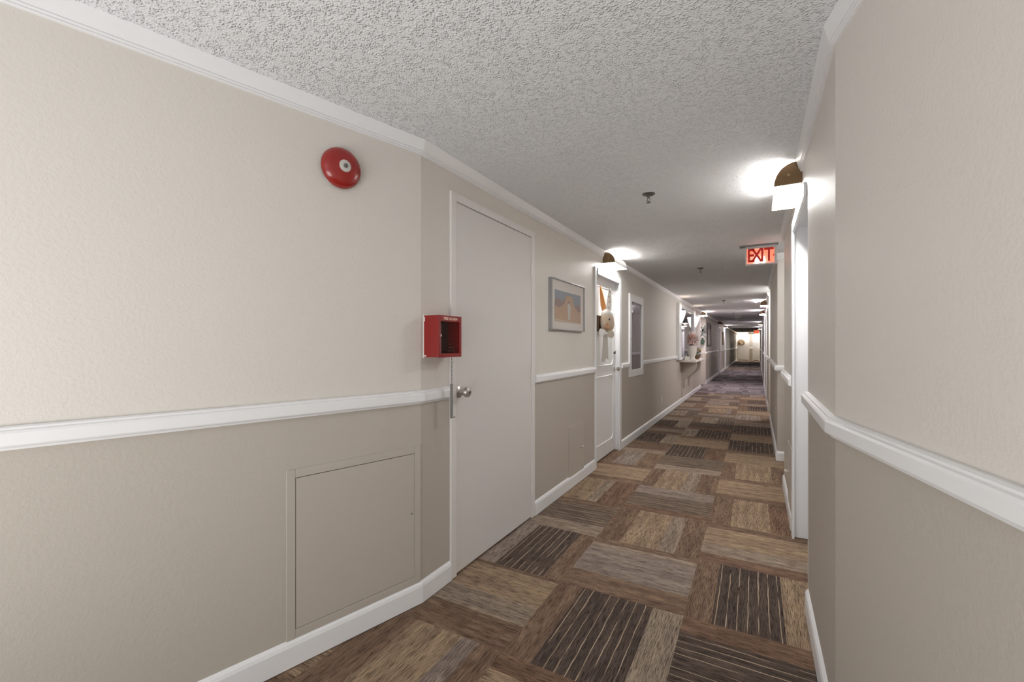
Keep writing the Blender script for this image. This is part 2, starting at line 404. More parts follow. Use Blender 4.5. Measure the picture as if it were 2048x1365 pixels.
runs(CROWN, [[ER, BR, (XR, 2.775)], [(XR, 3.285), (XR, A1[0])], [(1.4, A1[1]), (XR2, A1[1]), (XR2, A2[0])], [(XR2, 9.55), (XR2, YEND)]], 'white crown moulding along the right wall', False)
def bases(paths, side, flip):
    for k, p in enumerate(paths):
        o = sweep('baseboard_%s' % side if k == 0 else 'baseboard_%s_%d' % (side, k + 1), BASE, p, 'white baseboard along the %s wall' % side, M['trim'], flip=flip)
bases([[EL, BL, (XL, D1[0] - .002)], [(XL, D1[1] + .004), (XL, D2[0] - .016)], [(XL, D2[1] + .012), (XL, 13.7)], [(XL, N1[1]), (XL, 20.45)], [(XL, 21.55), (XL, 24.35)], [(XL, 25.55), (XL, YEND)]], 'left', True)
bases([[ER, BR, (XR, R1[0])], [(XR, R1[1] + .065), (XR, A1[0])], [(1.4, A1[1]), (XR2, A1[1]), (XR2, A2[0])], [(XR2, 9.6), (XR2, 10.7)], [(XR2, 11.75), (XR2, 13.75)], [(XR2, 14.8), (XR2, 20.95)], [(XR2, 22.05), (XR2, 25.45)], [(XR2, 26.55), (XR2, YEND)]], 'right', False)

# every wall fixture is built in its wall's own frame: x along the wall, y out into the hall, z up
ROT_L, ROT_R, ROT_E = -PI / 2, PI / 2, PI
# ------------------------------------------------------------------ door 1: plain utility door in a steel frame
ym = (D1[0] + D1[1]) / 2
d = thing('door_1', 'plain off-white flush utility door beside the red box', 'door', (XL, ym, 0), ROT_L, kind='structure')
hw = (D1[1] - D1[0]) / 2; iw = hw - .048       # local +x runs towards the camera
bm = B()
box(bm, -hw, -iw, -.12, .012, .004, 2.062, .002); box(bm, iw, hw, -.12, .012, .004, 2.062, .002); box(bm, -iw, iw, -.12, .012, 2.018, 2.062, .002)
new_obj('door_frame', bm, M['door_frame'], d)
bm = B(); box(bm, -iw + .003, iw - .003, -.040, .006, .014, 2.014, .0015); new_obj('door_slab', bm, M['door'], d)
bm = B(); box(bm, -iw, iw, -.10, -.042, .001, 2.017); new_obj('door_stop', bm, M['gap'], d)
for z in (.23, 1.02, 1.77):
    bm = B(); lathe(bm, [(0, -.055), (.006, -.053), (.0065, .053), (0, .055)], 12, 'z', (-iw + .001, .010, z)); box(bm, -iw - .012, -iw + .012, .0115, .0135, z - .05, z + .05)
    new_obj('hinge', bm, M['door_frame'], d, True)
kx = ym - 1.99 + .045
k = new_obj('door_knob', lathe(B(), [(0, .006), (.033, .006), (.034, .010), (.030, .014), (.014, .018), (.012, .036), (.020, .040), (.027, .052), (.0275, .062), (.024, .072), (.012, .077), (0, .077)], 32, 'y', (kx, 0, .992)), M['steel'], d, True)
bm = B(); lathe(bm, [(0, .0765), (.008, .0765), (.008, .0795), (0, .0795)], 16, 'y', (kx, 0, .992)); new_obj('keyhole', bm, M['dark_steel'], k, True)

# ------------------------------------------------------------------ panelled white doors
def bead_path(x0, x1, z0, z1, c, y):
    """rectangle with stepped-in corners"""
    return [(x0 + c, y, z0), (x1 - c, y, z0), (x1 - c * .35, y, z0 + c * .5), (x1, y, z0 + c), (x1, y, z1 - c), (x1 - c * .35, y, z1 - c * .5), (x1 - c, y, z1), (x0 + c, y, z1), (x0 + c * .35, y, z1 - c * .5), (x0, y, z1 - c), (x0, y, z0 + c), (x0 + c * .35, y, z0 + c * .5)]
def panel_door(name, label, loc, rz, w, cas, recess=.05, knob_side=-1, ztop=2.03, bolt=True, detail=True, near=None):
    d = thing(name, label, 'door', loc, rz, kind='structure')
    h = w / 2; jt = .028
    bm = B()
    for s in (-1, 1):
        cw_ = cas if near is None or s != near[0] else near[1]
        if cw_: a, b = sorted((s * (h + .012), s * (h + .012 - cw_))); box(bm, a, b, .0005, .014, .004, ztop + .004, .003)
        a, b = sorted((s * h, s * (h - jt))); box(bm, a, b, -.13, .0, .004, ztop - .001)
    box(bm, -h - .012 + cas, h + .012 - cas, .0005, .014, ztop - .066, ztop + .004, .003)
    box(bm, -h + jt, h - jt, -.13, 0, ztop - jt, ztop - .001)
    new_obj('door_casing', bm, M['trim'], d)
    si = h - jt - .003; zt = ztop - jt - .003
    bm = B(); box(bm, -si, si, -recess - .04, -recess, .016, zt, .001); new_obj('door_slab', bm, M['white_door'], d)
    bm = B(); box(bm, -h + jt, h - jt, -.125, -recess - .042, .002, ztop - jt); new_obj('door_stop', bm, M['gap'], d)
    if detail:
        for z0, z1 in ((.17, .90), (1.02, 1.87)):
            bm = B(); tube(bm, bead_path(-si + .11, si - .11, z0, z1, .06, -recess + .001), .007, 6, True); new_obj('panel_moulding', bm, M['white_door'], d)
    kx = knob_side * (si - .06)
    bm = B(); lathe(bm, [(0, -recess), (.028, -recess), (.028, -recess + .008), (.011, -recess + .012), (.011, -recess + .035), (.022, -recess + .040), (.026, -recess + .052), (.018, -recess + .064), (0, -recess + .066)], 20, 'y', (kx, 0, .965))
    new_obj('door_knob', bm, M['nickel'], d, True)
    if bolt:
        bm = B(); lathe(bm, [(0, -recess), (.022, -recess), (.02, -recess + .018), (0, -recess + .022)], 20, 'y', (kx, 0, 1.16)); new_obj('deadbolt', bm, M['dark_steel'], d, True)
    return d
panel_door('door_2', 'white panelled door with the bunny ornament on it', (XL, sum(D2) / 2, 0), ROT_L, D2[1] - D2[0], .085, near=(1, .036))
panel_door('door_3', 'white door on the far left wall under the unlit lamp', (XL, sum(D3) / 2, 0), ROT_L, D3[1] - D3[0], .09, bolt=False)
panel_door('door_4', 'white door on the far left wall under the lit lamp', (XL, sum(D4) / 2, 0), ROT_L, D4[1] - D4[0], .09, bolt=False)
panel_door('door_5', 'white door in the right wall under the nearest brass lamp', (XR, sum(R1) / 2, 0), ROT_R, R1[1] - R1[0], .085, recess=.085, near=(-1, 0))
for n_, r in ((6, R2), (7, R3), (8, R4), (9, R5)):
    panel_door('door_%d' % n_, 'white door far along the right wall, %s' % ('nearest', 'second', 'third', 'farthest')[n_ - 6], (XR2, sum(r) / 2, 0), ROT_R, r[1] - r[0], .09, bolt=False)
# the two doors of the end wall stand on its face
def end_door(name, label, xc, w):
    d = thing(name, label, 'door', (xc, YEND - .001, 0), ROT_E, kind='structure'); h = w / 2
    bm = B(); box(bm, -h, -h + .07, 0, .03, .004, 2.08); box(bm, h - .07, h, 0, .03, .004, 2.08); box(bm, -h + .07, h - .07, 0, .03, 2.0, 2.08); new_obj('door_casing', bm, M['trim'], d)
    bm = B(); box(bm, -h + .072, h - .072, 0, .018, .05, 1.998); new_obj('door_slab', bm, M['white_door'], d)
    bm = B(); box(bm, -h + .072, h - .072, 0, .012, .004, .048); new_obj('door_gap', bm, M['gap'], d)
    for z0, z1 in ((.2, .9), (1.02, 1.85)):
        bm = B(); tube(bm, bead_path(-h + .18, h - .18, z0, z1,   .06, .0185), .004, 6, True); new_obj('panel_moulding', bm, M['white_door'], d)
    bm = B(); lathe(bm, [(0, .018), (.025, .018), (.012, .03), (.026, .06), (0, .075)], 16, 'y', (-h + .13, 0, .97)); new_obj('door_knob', bm, M['nickel'], d, True)
end_door('door_10', 'white door with round wreath at the end of the hall', -.965, .84)
end_door('door_11', 'white door at the end of the hall, right of the wreathed one', -.06, .48 + .02)
runs(RAIL, [[(-.545, YEND), (-.31, YEND)]], 'white chair rail between the two end doors', True)

# ------------------------------------------------------------------ fire alarm bell on the angled wall
pb = BL + DL * .402
b_ = thing('alarm_bell', 'round red fire alarm bell high on the angled left wall', 'alarm bell', (pb.x, pb.y, 1.980), math.atan2(NL.y, NL.x) - PI / 2)
bm = B(); box(bm, -.052, .052, 0, .022, -.062, .046, .003); new_obj('back_box', bm, M['whiteplastic'], b_)
bm = B(); lathe(bm, [(0, .052), (.022, .052), (.024, .0515), (.050, .049), (.068, .043), (.079, .033), (.083, .022), (.084, .014), (.081, .014), (.079, .020), (.066, .036), (0, .044)], 64, 'y'); new_obj('gong', bm, M['red'], b_, True)
bm = B(); lathe(bm, [(0, .0525), (.0245, .0525), (.0245, .054), (.022, .055), (0, .055)], 40, 'y'); hub = new_obj('hub_disc', bm, M['hub'], b_, True)
bm = B(); lathe(bm, [(0, .055), (.009, .055), (.009, .060), (.005, .062), (0, .062)], 6, 'y'); new_obj('hub_nut', bm, M['dark_steel'], hub)

# ------------------------------------------------------------------ fire alarm box with chain and striker
fb = thing('fire_alarm_box', 'red metal fire alarm box with glass front on the left wall', 'alarm box', (XL, 1.750, 1.287), ROT_L)
W2, H2, DP = .092, .101, .098
bm = B(); box(bm, -W2 + .002, W2 - .002, 0, .010, -H2 - .003, H2 + .003, .001); new_obj('back_plate', bm, M['chip'], fb)
bm = B()   # five-sided shell
box(bm, -W2, -W2 + .004, .008, DP - .006, -H2, H2); box(bm, W2 - .004, W2, .008, DP - .006, -H2, H2)
box(bm, -W2 + .004, W2 - .004, .008, DP - .006, H2 - .004, H2); box(bm, -W2 + .004, W2 - .004, .008, DP - .006, -H2, -H2 + .004)
new_obj('housing', bm, M['redbox'], fb)
bm = B()   # front frame
fx0, fx1, fz0, fz1 = -W2 + .014, W2 - .016, -H2 + .018, H2 - .028
box(bm, -W2 - .001, fx0, DP - .006, DP, -H2 - .001, H2 + .001, .001); box(bm, fx1, W2 + .001, DP - .006, DP, -H2 - .001, H2 + .001, .001)
box(bm, fx0, fx1, DP - .006, DP, -H2 - .001, fz0, .001); box(bm, fx0, fx1, DP - .006, DP, fz1, H2 + .001, .001)
new_obj('front_frame', bm, M['redbox'], fb)
bm = B(); box(bm, fx0 - .003, fx1 + .003, DP - .010, DP - .007, fz0 - .003, fz1 + .003); gl = new_obj('glass_pane', bm, M['glass'], fb)
bm = B(); box(bm, -W2 + .005, W2 - .005, .010, .014, -H2 + .005, H2 - .005); new_obj('back_panel', bm, M['inner'], fb)
bm = B(); box(bm, .035, .071, .014, .060, fz0 - .004, fz1 - .004, .002); box(bm, .033, .037, .060, .066, fz0, fz1 - .01); new_obj('inner_lever', bm, M['greyinner'], fb)
text_mesh('lettering', 'FIRE ALARM', .0185, .0004, M['yellowtext'], fb, (-.001, DP + .0008, H2 - .0145), (PI / 2, 0, PI), 1.12)
for s, z, sz in (('PULL', -.038, .012), ('IN CASE OF', -.055, .012), ('EMERGENCY', -.071, .012)):
    text_mesh('glass_lettering', s, sz, .0002, M['darktext'], gl, (-.006, DP - .0062, z), (PI / 2, 0, PI), 1.0)
for z, hh, x in ((.082, .018, 0), (-.095, .006, 0)):
    bm = B(); box(bm, W2 - .0005, W2 + .001, .004, .014 + .008 * (z < 0), z - hh * .5, z + hh * .6, .0005); new_obj('paint_chip', bm, M['chip'], fb)
bm = B(); ball(bm, (.075, DP + .001, .004), (.004, .003, .006), 1); new_obj('latch', bm, M['chip'], fb, True)
sk = thing('alarm_striker', 'thin steel striker bar on a chain under the red alarm box', 'striker', (XL + .062, 1.806, 1.186), ROT_L)
bm = B(); L0 = .132; nl = 13
for q in range(nl):
    zc = -.005 - (q + .5) * L0 / nl; ring = []
    for a in range(12):
        t = 2 * PI * a / 12; u, v = .0042 * math.cos(t), .0072 * math.sin(t)
        ring.append((u, 0, zc + v) if q % 2 == 0 else (0, u, zc + v))
    tube(bm, ring, .0011, 5, True)
new_obj('chain', bm, M['dark_steel'], sk, True)
bm = B(); prism(bm, [(-.010, -.300), (-.010, -.138), (.010, -.138), (.010, -.314), (-.030, -.314), (-.030, -.309), (-.005, -.309)], 'y', -.002, .002)
new_obj('striker_bar', bm, mat('dull_grey_metal', (.27, .265, .255), .5, .35), sk)

# ------------------------------------------------------------------ access panels
ap = thing('access_panel', 'large square taupe access panel low on the angled left wall', 'access panel', ((BL + DL * .308).x, (BL + DL * .308).y, 0), math.atan2(NL.y, NL.x) - PI / 2)
x0, x1, z0, z1 = -.304, .305, .104, .762; fwid = .034
bm = B()
box(bm, x0, x0 + fwid, 0, .006, z0, z1, .002); box(bm, x1 - fwid, x1, 0, .006, z0, z1, .002); box(bm, x0 + fwid, x1 - fwid, 0, .006, z0, z0 + fwid, .002); box(bm, x0 + fwid, x1 - fwid, 0, .006, z1 - fwid, z1, .002)
new_obj('panel_frame', bm, M['panel'], ap)
bm = B(); box(bm, x0 + fwid, x1 - fwid, 0.0002, .0014, z0 + fwid, z1 - fwid); new_obj('panel_gap', bm, M['gap'], ap)
bm = B(); box(bm, x0 + fwid + .002, x1 - fwid - .002, .0016, .0052, z0 + fwid + .002, z1 - fwid - .002, .0008); new_obj('panel_door', bm, M['panel'], ap)
bm = B(); lathe(bm, [(0, .005), (.003, .005), (.003, .0075), (0, .008)], 12, 'y', (x0 + .052, 0, .445)); new_obj('lock', bm, M['dark_steel'], ap, True)
def small_panel(label, x, yc, rz):
    p = thing('small_access_panel', label, 'access panel', (x, yc, 0), rz)
    bm = B(); box(bm, -.185, .185, 0, .008, .088, .532, .002); new_obj('panel_door', bm, M['panel'], p)
    for z in (.2, .42):
        bm = B(); lathe(bm, [(0, -.02), (.004, -.02), (.004, .02), (0, .02)], 10, 'z', (.186 if rz < 0 else -.186, .006, z)); new_obj('hinge', bm, M['panel'], p, True)
    kx = -.105 if rz < 0 else .105
    bm = B(); lathe(bm, [(0, .008), (.006, .008), (.005, .016), (.011, .020), (.0125, .028), (.008, .034), (0, .035)], 16, 'y', (kx, 0, .315)); new_obj('knob', bm, M['cream'], p, True)
small_panel('small taupe access hatch low on the wall beside the bunny door', XL, 3.735, ROT_L)
small_panel('small taupe access hatch low on the right wall past the door', XR, 3.72, ROT_R)

# ------------------------------------------------------------------ framed print
pf = thing('framed_picture', 'silver framed desert print with wide mat between the two left doors', 'picture', (XL, 3.50, 1.57), ROT_L)
PW, PH = .37, .205
bm = B(); box(bm, -PW, -PW + .008, 0, .034, -PH, PH, .001); box(bm, PW - .008, PW, 0, .034, -PH, PH, .001); box(bm, -PW + .008, PW - .008, 0, .034, -PH, -PH + .008, .001); box(bm, -PW + .008, PW - .008, 0, .034, PH - .008, PH, .001)
new_obj('picture_frame', bm, M['alu'], pf)
bm = B(); box(bm, -PW + .008, PW - .008, .002, .022, -PH + .008, PH - .008); new_obj('mat_board', bm, M['mat'], pf)
def flat(bm, pts, y, t=.0006): prism(bm, pts, 'y', y, y + t)
pr_ = bpy.data.objects.new('print', None)
bm = B(); qx0, qx1, qz0, qz1 = -.285, .295, -.135, .118
flat(bm, [(qx0, qz0), (qx1, qz0), (qx1, qz1), (qx0, qz1)], .0221)
bm.faces.ensure_lookup_table()
n0 = len(bm.faces)
def addp(pts, k, mi):
    s0 = len(bm.faces); flat(bm, pts, .0228 + .0007 * k); bm.faces.ensure_lookup_table()
    for f in bm.faces[s0:]: f.material_index = mi
hill = [(qx1, .03), (.25, .055), (.2, .05), (.14, .03), (.09, .05), (.05, .0), (-.12, -.02), (-.18, .02), (-.24, .035), (qx0, .01), (qx0, -.05), (qx1, -.05)]
addp(hill, 0, 2)
addp([(qx1, qz0), (qx1, -.01), (.21, -.02), (.14, .0), (.10, .02), (.08, .075), (.05, .09), (-.06, .092), (-.09, .08), (-.11, .03), (-.16, -.01), (-.22, -.035), (qx0, -.03), (qx0, qz0)], 1, 1)
addp([(.02, -.11), (.035, .015), (.0, .032), (-.04, .015), (-.03, -.11)], 2, 3)
addp([(.045, .012), (.0, .035), (-.05, .012), (-.035, .024), (0, .044), (.03, .024)], 3, 4)
addp([(qx1, qz0), (qx1, -.112), (.2, -.118), (.1, -.122), (-.02, -.125), (qx0, -.128), (qx0, qz0)], 3, 5)
new_obj('print', bm, [mat('print_sky', (.23, .25, .285), .6), mat('print_sand', (.40, .285, .205), .6), mat('print_hills', (.25, .19, .175), .6), mat('print_post', (.44, .44, .42), .6), mat('print_shadow', (.16, .13, .12), .6), mat('print_ground', (.46, .38, .31), .6)], pf)

# ------------------------------------------------------------------ wall lamps
LP = 62
def lamp(label, x, yc, rz, shine, tint, up=1.0, on=True, L=.5, zb=2.105, zt=2.226, dp=.130):
    t = thing('wall_lamp', label, 'wall lamp', (x, yc, zb), rz, 'brass hallway wall lamps'); h = zt - zb; a = L / 2
    prof = [(.002, 0)] + [(.002 + (dp - .002) * math.cos(q * PI / 2 / 12) ** .8, h * math.sin(q * PI / 2 / 12) ** 1.0) for q in range(0, 12)] + [(.016, h), (.002, h)]
    prof = [(p[0], max(p[1], 0)) for p in prof]
    for s in (-1, 1):
        x0, x1 = sorted((s * a, s * (a - .006)))
        bm = B(); prism(bm, prof, 'x', x0, x1); c = new_obj('end_cap', bm, M['bronze'], t)
        bm = B(); lathe(bm, [(0, s * a), (.008, s * a), (.007, s * (a + .005)), (0, s * (a + .007))], 16, 'x', (0, .062, h * .42)); new_obj('screw', bm, M['brass'], c, True)
    bm = B(); box(bm, -a + .006, a - .006, .001, .006, .003, h); new_obj('back_plate', bm, M['bronze'], t)
    # curved acrylic front, open along its top
    bm = B(); out = prof[1:7]; inn = [(y_ - .004, z_) for y_, z_ in out]
    prism(bm, out + inn[::-1], 'x', -a + .0065, a - .0065)
    new_obj('front_shade', bm, mat('lamp_front_lit', (.6, .6, .6), .4, emit=tint, estr=.16) if on else M['shade_off'], t)
    bm = B(); box(bm, -a + .0065, a - .0065, .008, dp - .006, .001, .004)
    new_obj('diffuser', bm, lit('lamp_diffuser_lit', tint, shine) if on else M['shade_off'], t)
    bm = B(); tube(bm, [(-a + .03, .05, h * .5), (a - .03, .05, h * .5)], .012, 10)
    new_obj('lamp_tube', bm, lit('lamp_tube_lit', tint, shine * up) if on else M['shade_off'], t, True)
    return t
lamp('nearest right lamp, brass end cap and glowing underside by the ceiling', XR, 3.03, ROT_R, LP, NEUT, 2.2)
lamp('lit brass-ended lamp over the bunny door on the left wall', XL, 4.76, ROT_L, LP, NEUT, 2.2)
lamp('left wall lamp beyond the mirror, over the recess', XL, 14.12, ROT_L, LP * 1.6, COOL, 3.0)
lamp('unlit wall lamp far down the left wall', XL, 20.3, ROT_L, 0, COOL, on=False, dp=.2)
lamp('farthest lit lamp on the left wall', XL, 24.3, ROT_L, LP * 1.6, COOL, 3.0)
lamp('second lit lamp along the right wall', XR2, 11.2, ROT_R, LP * 1.6, COOL, 3.0)
lamp('third lit lamp along the right wall', XR2, 14.3, ROT_R, LP * 1.6, COOL, 3.0)
lamp('fourth lit lamp along the right wall', XR2, 21.5, ROT_R, LP * 1.6, COOL, 3.0)
lamp('farthest lit lamp along the right wall', XR2, 27.5, ROT_R, LP, NEUT, 3)
lamp('lamp on the end wall over the wreathed door', -.98, YEND - .032, ROT_E, 120, YEL, 3, L=.7)
lamp('lamp on the end wall over its right door', .0, YEND - .032, ROT_E, 120, NEUT, 3, L=.34)

# ------------------------------------------------------------------ exit signs
ex = thing('exit_sign', 'lit red EXIT sign hung from the ceiling, nearest one', 'exit sign', (.033, 4.93, 2.03), PI)
EW, EH, ED = .135, .185, .05     # local +y faces the camera
bm = B(); box(bm, -EW, -EW + .022, -ED, 0, 0, EH, .002); box(bm, EW - .014, EW, -ED, 0, 0, EH, .002); box(bm, -EW + .022, EW - .014, -ED, 0, 0, .014, .002); box(bm, -EW + .022, EW - .014, -ED, 0, EH - .024, EH, .002); box(bm, -EW + .02, EW - .012, -ED, -ED + .004, .01, EH - .02)
new_obj('sign_housing', bm, M['signgrey'], ex)
bm = B(); box(bm, -EW - .012, EW + .05, -ED - .006, .008, EH, EH + .0145, .001); new_obj('ceiling_bracket', bm, mat('grey_bracket', (.2, .2, .2), .5), ex)
bm = B(); box(bm, -EW + .021, EW - .013, -.006, -.003, .013, EH - .023); new_obj('red_panel', bm, M['exitglass'], ex)
for ch, xx in zip('EXIT', (.086, .036, -.012, -.068)):
    text_mesh('letter', ch, .185, .001, M['exitletter'], ex, (xx + .0, -.0008, .088), (PI / 2, 0, PI), .72 if ch != 'I' else .8)
for s in (-1, 1):
    bm = B(); xx = s * .108; prism(bm, [(xx + s * .008, .085), (xx - s * .005, .101), (xx - s * .005, .069)], 'y', -.0028, -.0004); new_obj('arrow', bm, M['exitletter'], ex)
for xx, r in ((.032, .020), (-.022, .011)):
    bm = B(); lathe(bm, [(0, .016), (r * .9, .022), (r, .04), (r * .75, .066), (r * .4, .084), (0, .09)], 20, 'z', (xx, -.028, 0)); new_obj('bulb', bm, M['bulb'], ex, True)
ex2 = thing('exit_sign', 'small red exit sign far down the hall near the end doors', 'exit sign', (-.03, 33.0, 2.0), PI)
bm = B(); box(bm, -.16, .16, -.06, 0, 0, .21, .004); new_obj('sign_housing', bm, M['signgrey'], ex2)
bm = B(); box(bm, -.145, .145, 0, .004, .015, .195); new_obj('red_panel', bm, M['farred'], ex2)
text_mesh('lettering', 'EXIT', .15, .001, M['exitletter'], ex2, (0, .006, .105), (PI / 2, 0, PI), .8)
bm = B(); box(bm, -.16, .16, -.06, 0, .211, .23); new_obj('ceiling_bracket', bm, M['signgrey'], ex2)

# ------------------------------------------------------------------ ceiling fittings
def sprinkler(x, y, label):
    t = thing('fire_sprinkler', label, 'sprinkler', (x, y, CEIL), .4, 'ceiling sprinklers')
    bm = B(); lathe(bm, [(0, -.0005), (.040, -.0005), (.040, -.003), (.030, -.010), (.014, -.013), (0, -.013)], 32); new_obj('escutcheon', bm, M['dark_steel'], t, True)
    bm = B(); lathe(bm, [(0, -.013), (.009, -.013), (.008, -.028), (0, -.028)], 12)
    for s in (-1, 1): tube(bm, [(s * .007, 0, -.027), (s * .009, 0, -.038), (s * .004, 0, -.050)], .0022, 6)
    lathe(bm, [(0, -.048), (.005, -.049), (.004, -.056), (0, -.056)], 10); new_obj('sprinkler_body', bm, M['dark_steel'], t, True)
    bm = B(); lathe(bm, [(0, -.056), (.014, -.056), (.014, -.0575), (0, -.0575)], 20); new_obj('deflector', bm, M['dark_steel'], t, True)
sprinkler(-.617, 2.937, 'nearest ceiling sprinkler with round dark plate')
sprinkler(-.632, 6.09, 'second ceiling sprinkler along the hall')
sprinkler(-.64, 10.72, 'third ceiling sprinkler along the hall')
sprinkler(-.64, 15.3, 'farthest ceiling sprinkler along the hall')
def detector(x, y, r, label):
    t = thing('smoke_detector', label, 'smoke detector', (x, y, CEIL), 0, 'ceiling smoke detectors')
    bm = B(); lathe(bm, [(0, -.001), (r, -.001), (r, -.012), (0, -.012)], 28); new_obj('base', bm, M['whiteplastic'], t, True)
    bm = B(); lathe(bm, [(0, -.012), (r * .88, -.012), (r * .8, -.030), (r * .45, -.042), (0, -.044)], 28); new_obj('cover', bm, M['whiteplastic'], t, True)
detector(-.05, 11.3, .065, 'white smoke detector near the right wall')
detector(-.575, 17.1, .10, 'white smoke detector in mid hall, nearer of two')
detector(-.58, 19.9, .10, 'white smoke detector in mid hall, farther of two')

# ------------------------------------------------------------------ narrow glazed wall cabinet
cb = thing('wall_cabinet', 'narrow white-framed cabinet with dark glass past the bunny door', 'cabinet', (XL, 5.95, 0), ROT_L)
cw, c0, c1 = .375, .835, 1.903
bm = B(); fwd = .085
box(bm, -cw, -cw + fwd, 0, .022, c0, c1, .003); box(bm, cw - fwd, cw, 0, .022, c0, c1, .003); box(bm, -cw + fwd, cw - fwd, 0, .022, c0, c0 + .09, .003); box(bm, -cw + fwd, cw - fwd, 0, .022, c1 - .10, c1, .003)
new_obj('cabinet_frame', bm, M['trim'], cb)
bm = B(); box(bm, -cw + fwd, cw - fwd, .001, .008, c0 + .09, c1 - .10); new_obj('glass_pane', bm, M['darkglass'], cb)
bm = B(); lathe(bm, [(0, .022), (.007, .022), (.006, .03), (.01, .036), (0, .04)], 12, 'y', (cw - .03, 0, 1.32)); new_obj('knob', bm, M['nickel'], cb, True)

ot = thing('wall_outlet', 'small cream outlet plate low on the left wall', 'outlet', (XL, 7.74, .335), ROT_L)
bm = B(); box(bm, -.036, .036, 0, .006, -.058, .058, .002); new_obj('cover_plate', bm, M['cream'], ot)
for z in (-.02, .02):
    bm = B(); box(bm, -.014, .014, .006, .008, z - .013, z + .013, .001); new_obj('socket', bm, M['whiteplastic'], ot)

# ------------------------------------------------------------------ bunny on door 2
bn = thing('bunny_ornament', 'beige felt bunny head with orange ear hanging on the white door', 'door ornament', (XL - .05, 4.545, 1.48), ROT_L)
bm = B(); box(bm, -.02, .115, .001, .028, -.09, .075, .006); new_obj('wooden_back', bm, M['twig'], bn)
bm = B()
vs = ball(bm, (0, .088, .01), (.125, .066, .125), 3)
for v in vs:
    if v.co.z < -.02: v.co.x *= 1.05; v.co.y *= 1.03
new_obj('head', bm, M['plush'], bn, True)
bm = B(); ball(bm, (0, .090, .083), (.098, .058, .062), 3); new_obj('cap', bm, M['whitefelt'], bn, True)
# the face is turned towards the camera end of the hall (local +x)
bm = B(); ball(bm, (.085, .118, -.045), (.042, .034, .034), 2); new_obj('cheek', bm, mat('tan_felt', (.42, .26, .16), .95), bn, True)
for xx, yy in ((.112, .098), (.085, .138)):
    bm = B(); ball(bm, (xx, yy, .030), (.006, .008, .011), 2); new_obj('eye', bm, M['black'], bn, True)
bm = B(); ball(bm, (.122, .128, -.022), (.010, .013, .010), 2); new_obj('nose', bm, M['orangefelt'], bn, True)
def ear(y0, z0, y1, z1, wv, name, mt, x=.0):
    bm = B(); a = Vector((0, y0, z0)); b = Vector((0, y1, z1)); d_ = (b - a); s_ = Vector((0, -d_.z, d_.y)).normalized()
    W_ = ((0, .4), (.08, .85), (.25, 1), (.5, .8), (.8, .5), (.95, .25))
    outl = [a + d_ * t + s_ * wv * v for t, v in W_] + [b] + [a + d_ * t - s_ * wv * v for t, v in W_[::-1]]
    prism(bm, [(p.y, p.z) for p in outl], 'x', x, x + .025); bmesh.ops.bevel(bm, geom=list(bm.edges), offset=.004, segments=1, affect='EDGES')
    return new_obj(name, bm, mt, bn, True)
e1 = ear(.060, .118, .020, .395, .026, 'ear', M['orangefelt'])
e2 = ear(.105, .110, .125, .365, .026, 'ear', M['whitefelt']); e2['label'] = 'white ear with tan spots'
for p_ in ((.108, .16), (.122, .215), (.116, .27), (.126, .32)):
    bm = B(); ball(bm, (.026, p_[0], p_[1]), (.003, .007, .009), 1); new_obj('spot', bm, M['orangefelt'], e2, True)
def bow(y, z, sy_, mt, x0):
    bm = B(); pts = [(0, .012), (sy_ * .03, .036), (sy_ * .065, .042), (sy_ * .078, .0), (sy_ * .06, -.042), (sy_ * .028, -.034), (0, -.012)]
    prism(bm, [(y + p[0], z + p[1]) for p in pts], 'x', x0, x0 + .03); bmesh.ops.bevel(bm, geom=list(bm.edges), offset=.006, segments=2, affect='EDGES'); new_obj('bow_loop', bm, mt, bn, True)
bow(.112, -.105, -1, M['whitefelt'], .10); bow(.118, -.125, 1, M['ribbon'], .095)
bm = B(); ball(bm, (.12, .115, -.115), (.02, .017, .017), 2); new_obj('bow_knot', bm, M['whitefelt'], bn, True)
for yy, ln_, dy in ((.072, .30, -.008), (.098, .27, .0)):
    bm = B(); prism(bm, [(yy, -.12), (yy + .022, -.12), (yy + .030 + dy, -.12 - ln_), (yy + .012 + dy, -.10 - ln_), (yy - .008 + dy, -.12 - ln_)], 'x', .075 + yy * .1, .081 + yy * .1); new_obj('ribbon_tail', bm, mat('grey_cream_ribbon', (.52, .49, .44), .9), bn)

# ------------------------------------------------------------------ mirror, shelf, sconces
mr = thing('wall_mirror', 'large wall mirror in a thick white frame above the shelf', 'mirror', (XL, 10.7, 0), ROT_L)
mw, m0, m1 = 1.35, .935, 2.10
bm = B(); box(bm, mw - .30, mw, 0, .06, m0, m1, .004); box(bm, -mw, -mw + .30, 0, .06, m0, m1, .004); box(bm, -mw + .30, mw - .30, 0, .06, m1 - .09, m1, .004); box(bm, -mw + .3, mw - .3, 0, .06, m0, m0 + .05, .004)
new_obj('mirror_frame', bm, M['trim'], mr)
bm = B(); box(bm, -mw + .30, mw - .30, .001, .02, m0 + .05, m1 - .09); new_obj('mirror_glass', bm, M['mirror'], mr)
sh = thing('wall_shelf', 'cream console shelf on scrolled brackets under the mirror', 'shelf', (XL, 10.55, 0), ROT_L)
bm = B(); box(bm, -.78, .78, .0, .325, .880, .925, .008); new_obj('shelf_board', bm, M['shelf'], sh)
for xx in (.33, -.45):
    pts = []
    for t in range(13):
        u = t / 12; z = .878 - .56 * u; yo = .245 * (1 - u) ** .9 + .055 * math.sin(u * PI * 2.0) * (1 if u < .5 else 1.2); pts.append((max(yo, .02) + .03, z))
    pts += [(.075, .315), (.045, .30), (.0, .30), (.0, .878)]
    bm = B(); prism(bm, [(p[0], p[1]) for p in pts], 'x', xx - .045, xx + .045); new_obj('bracket', bm, mat('taupe_bracket_paint', (.50, .45, .395), .4), sh)
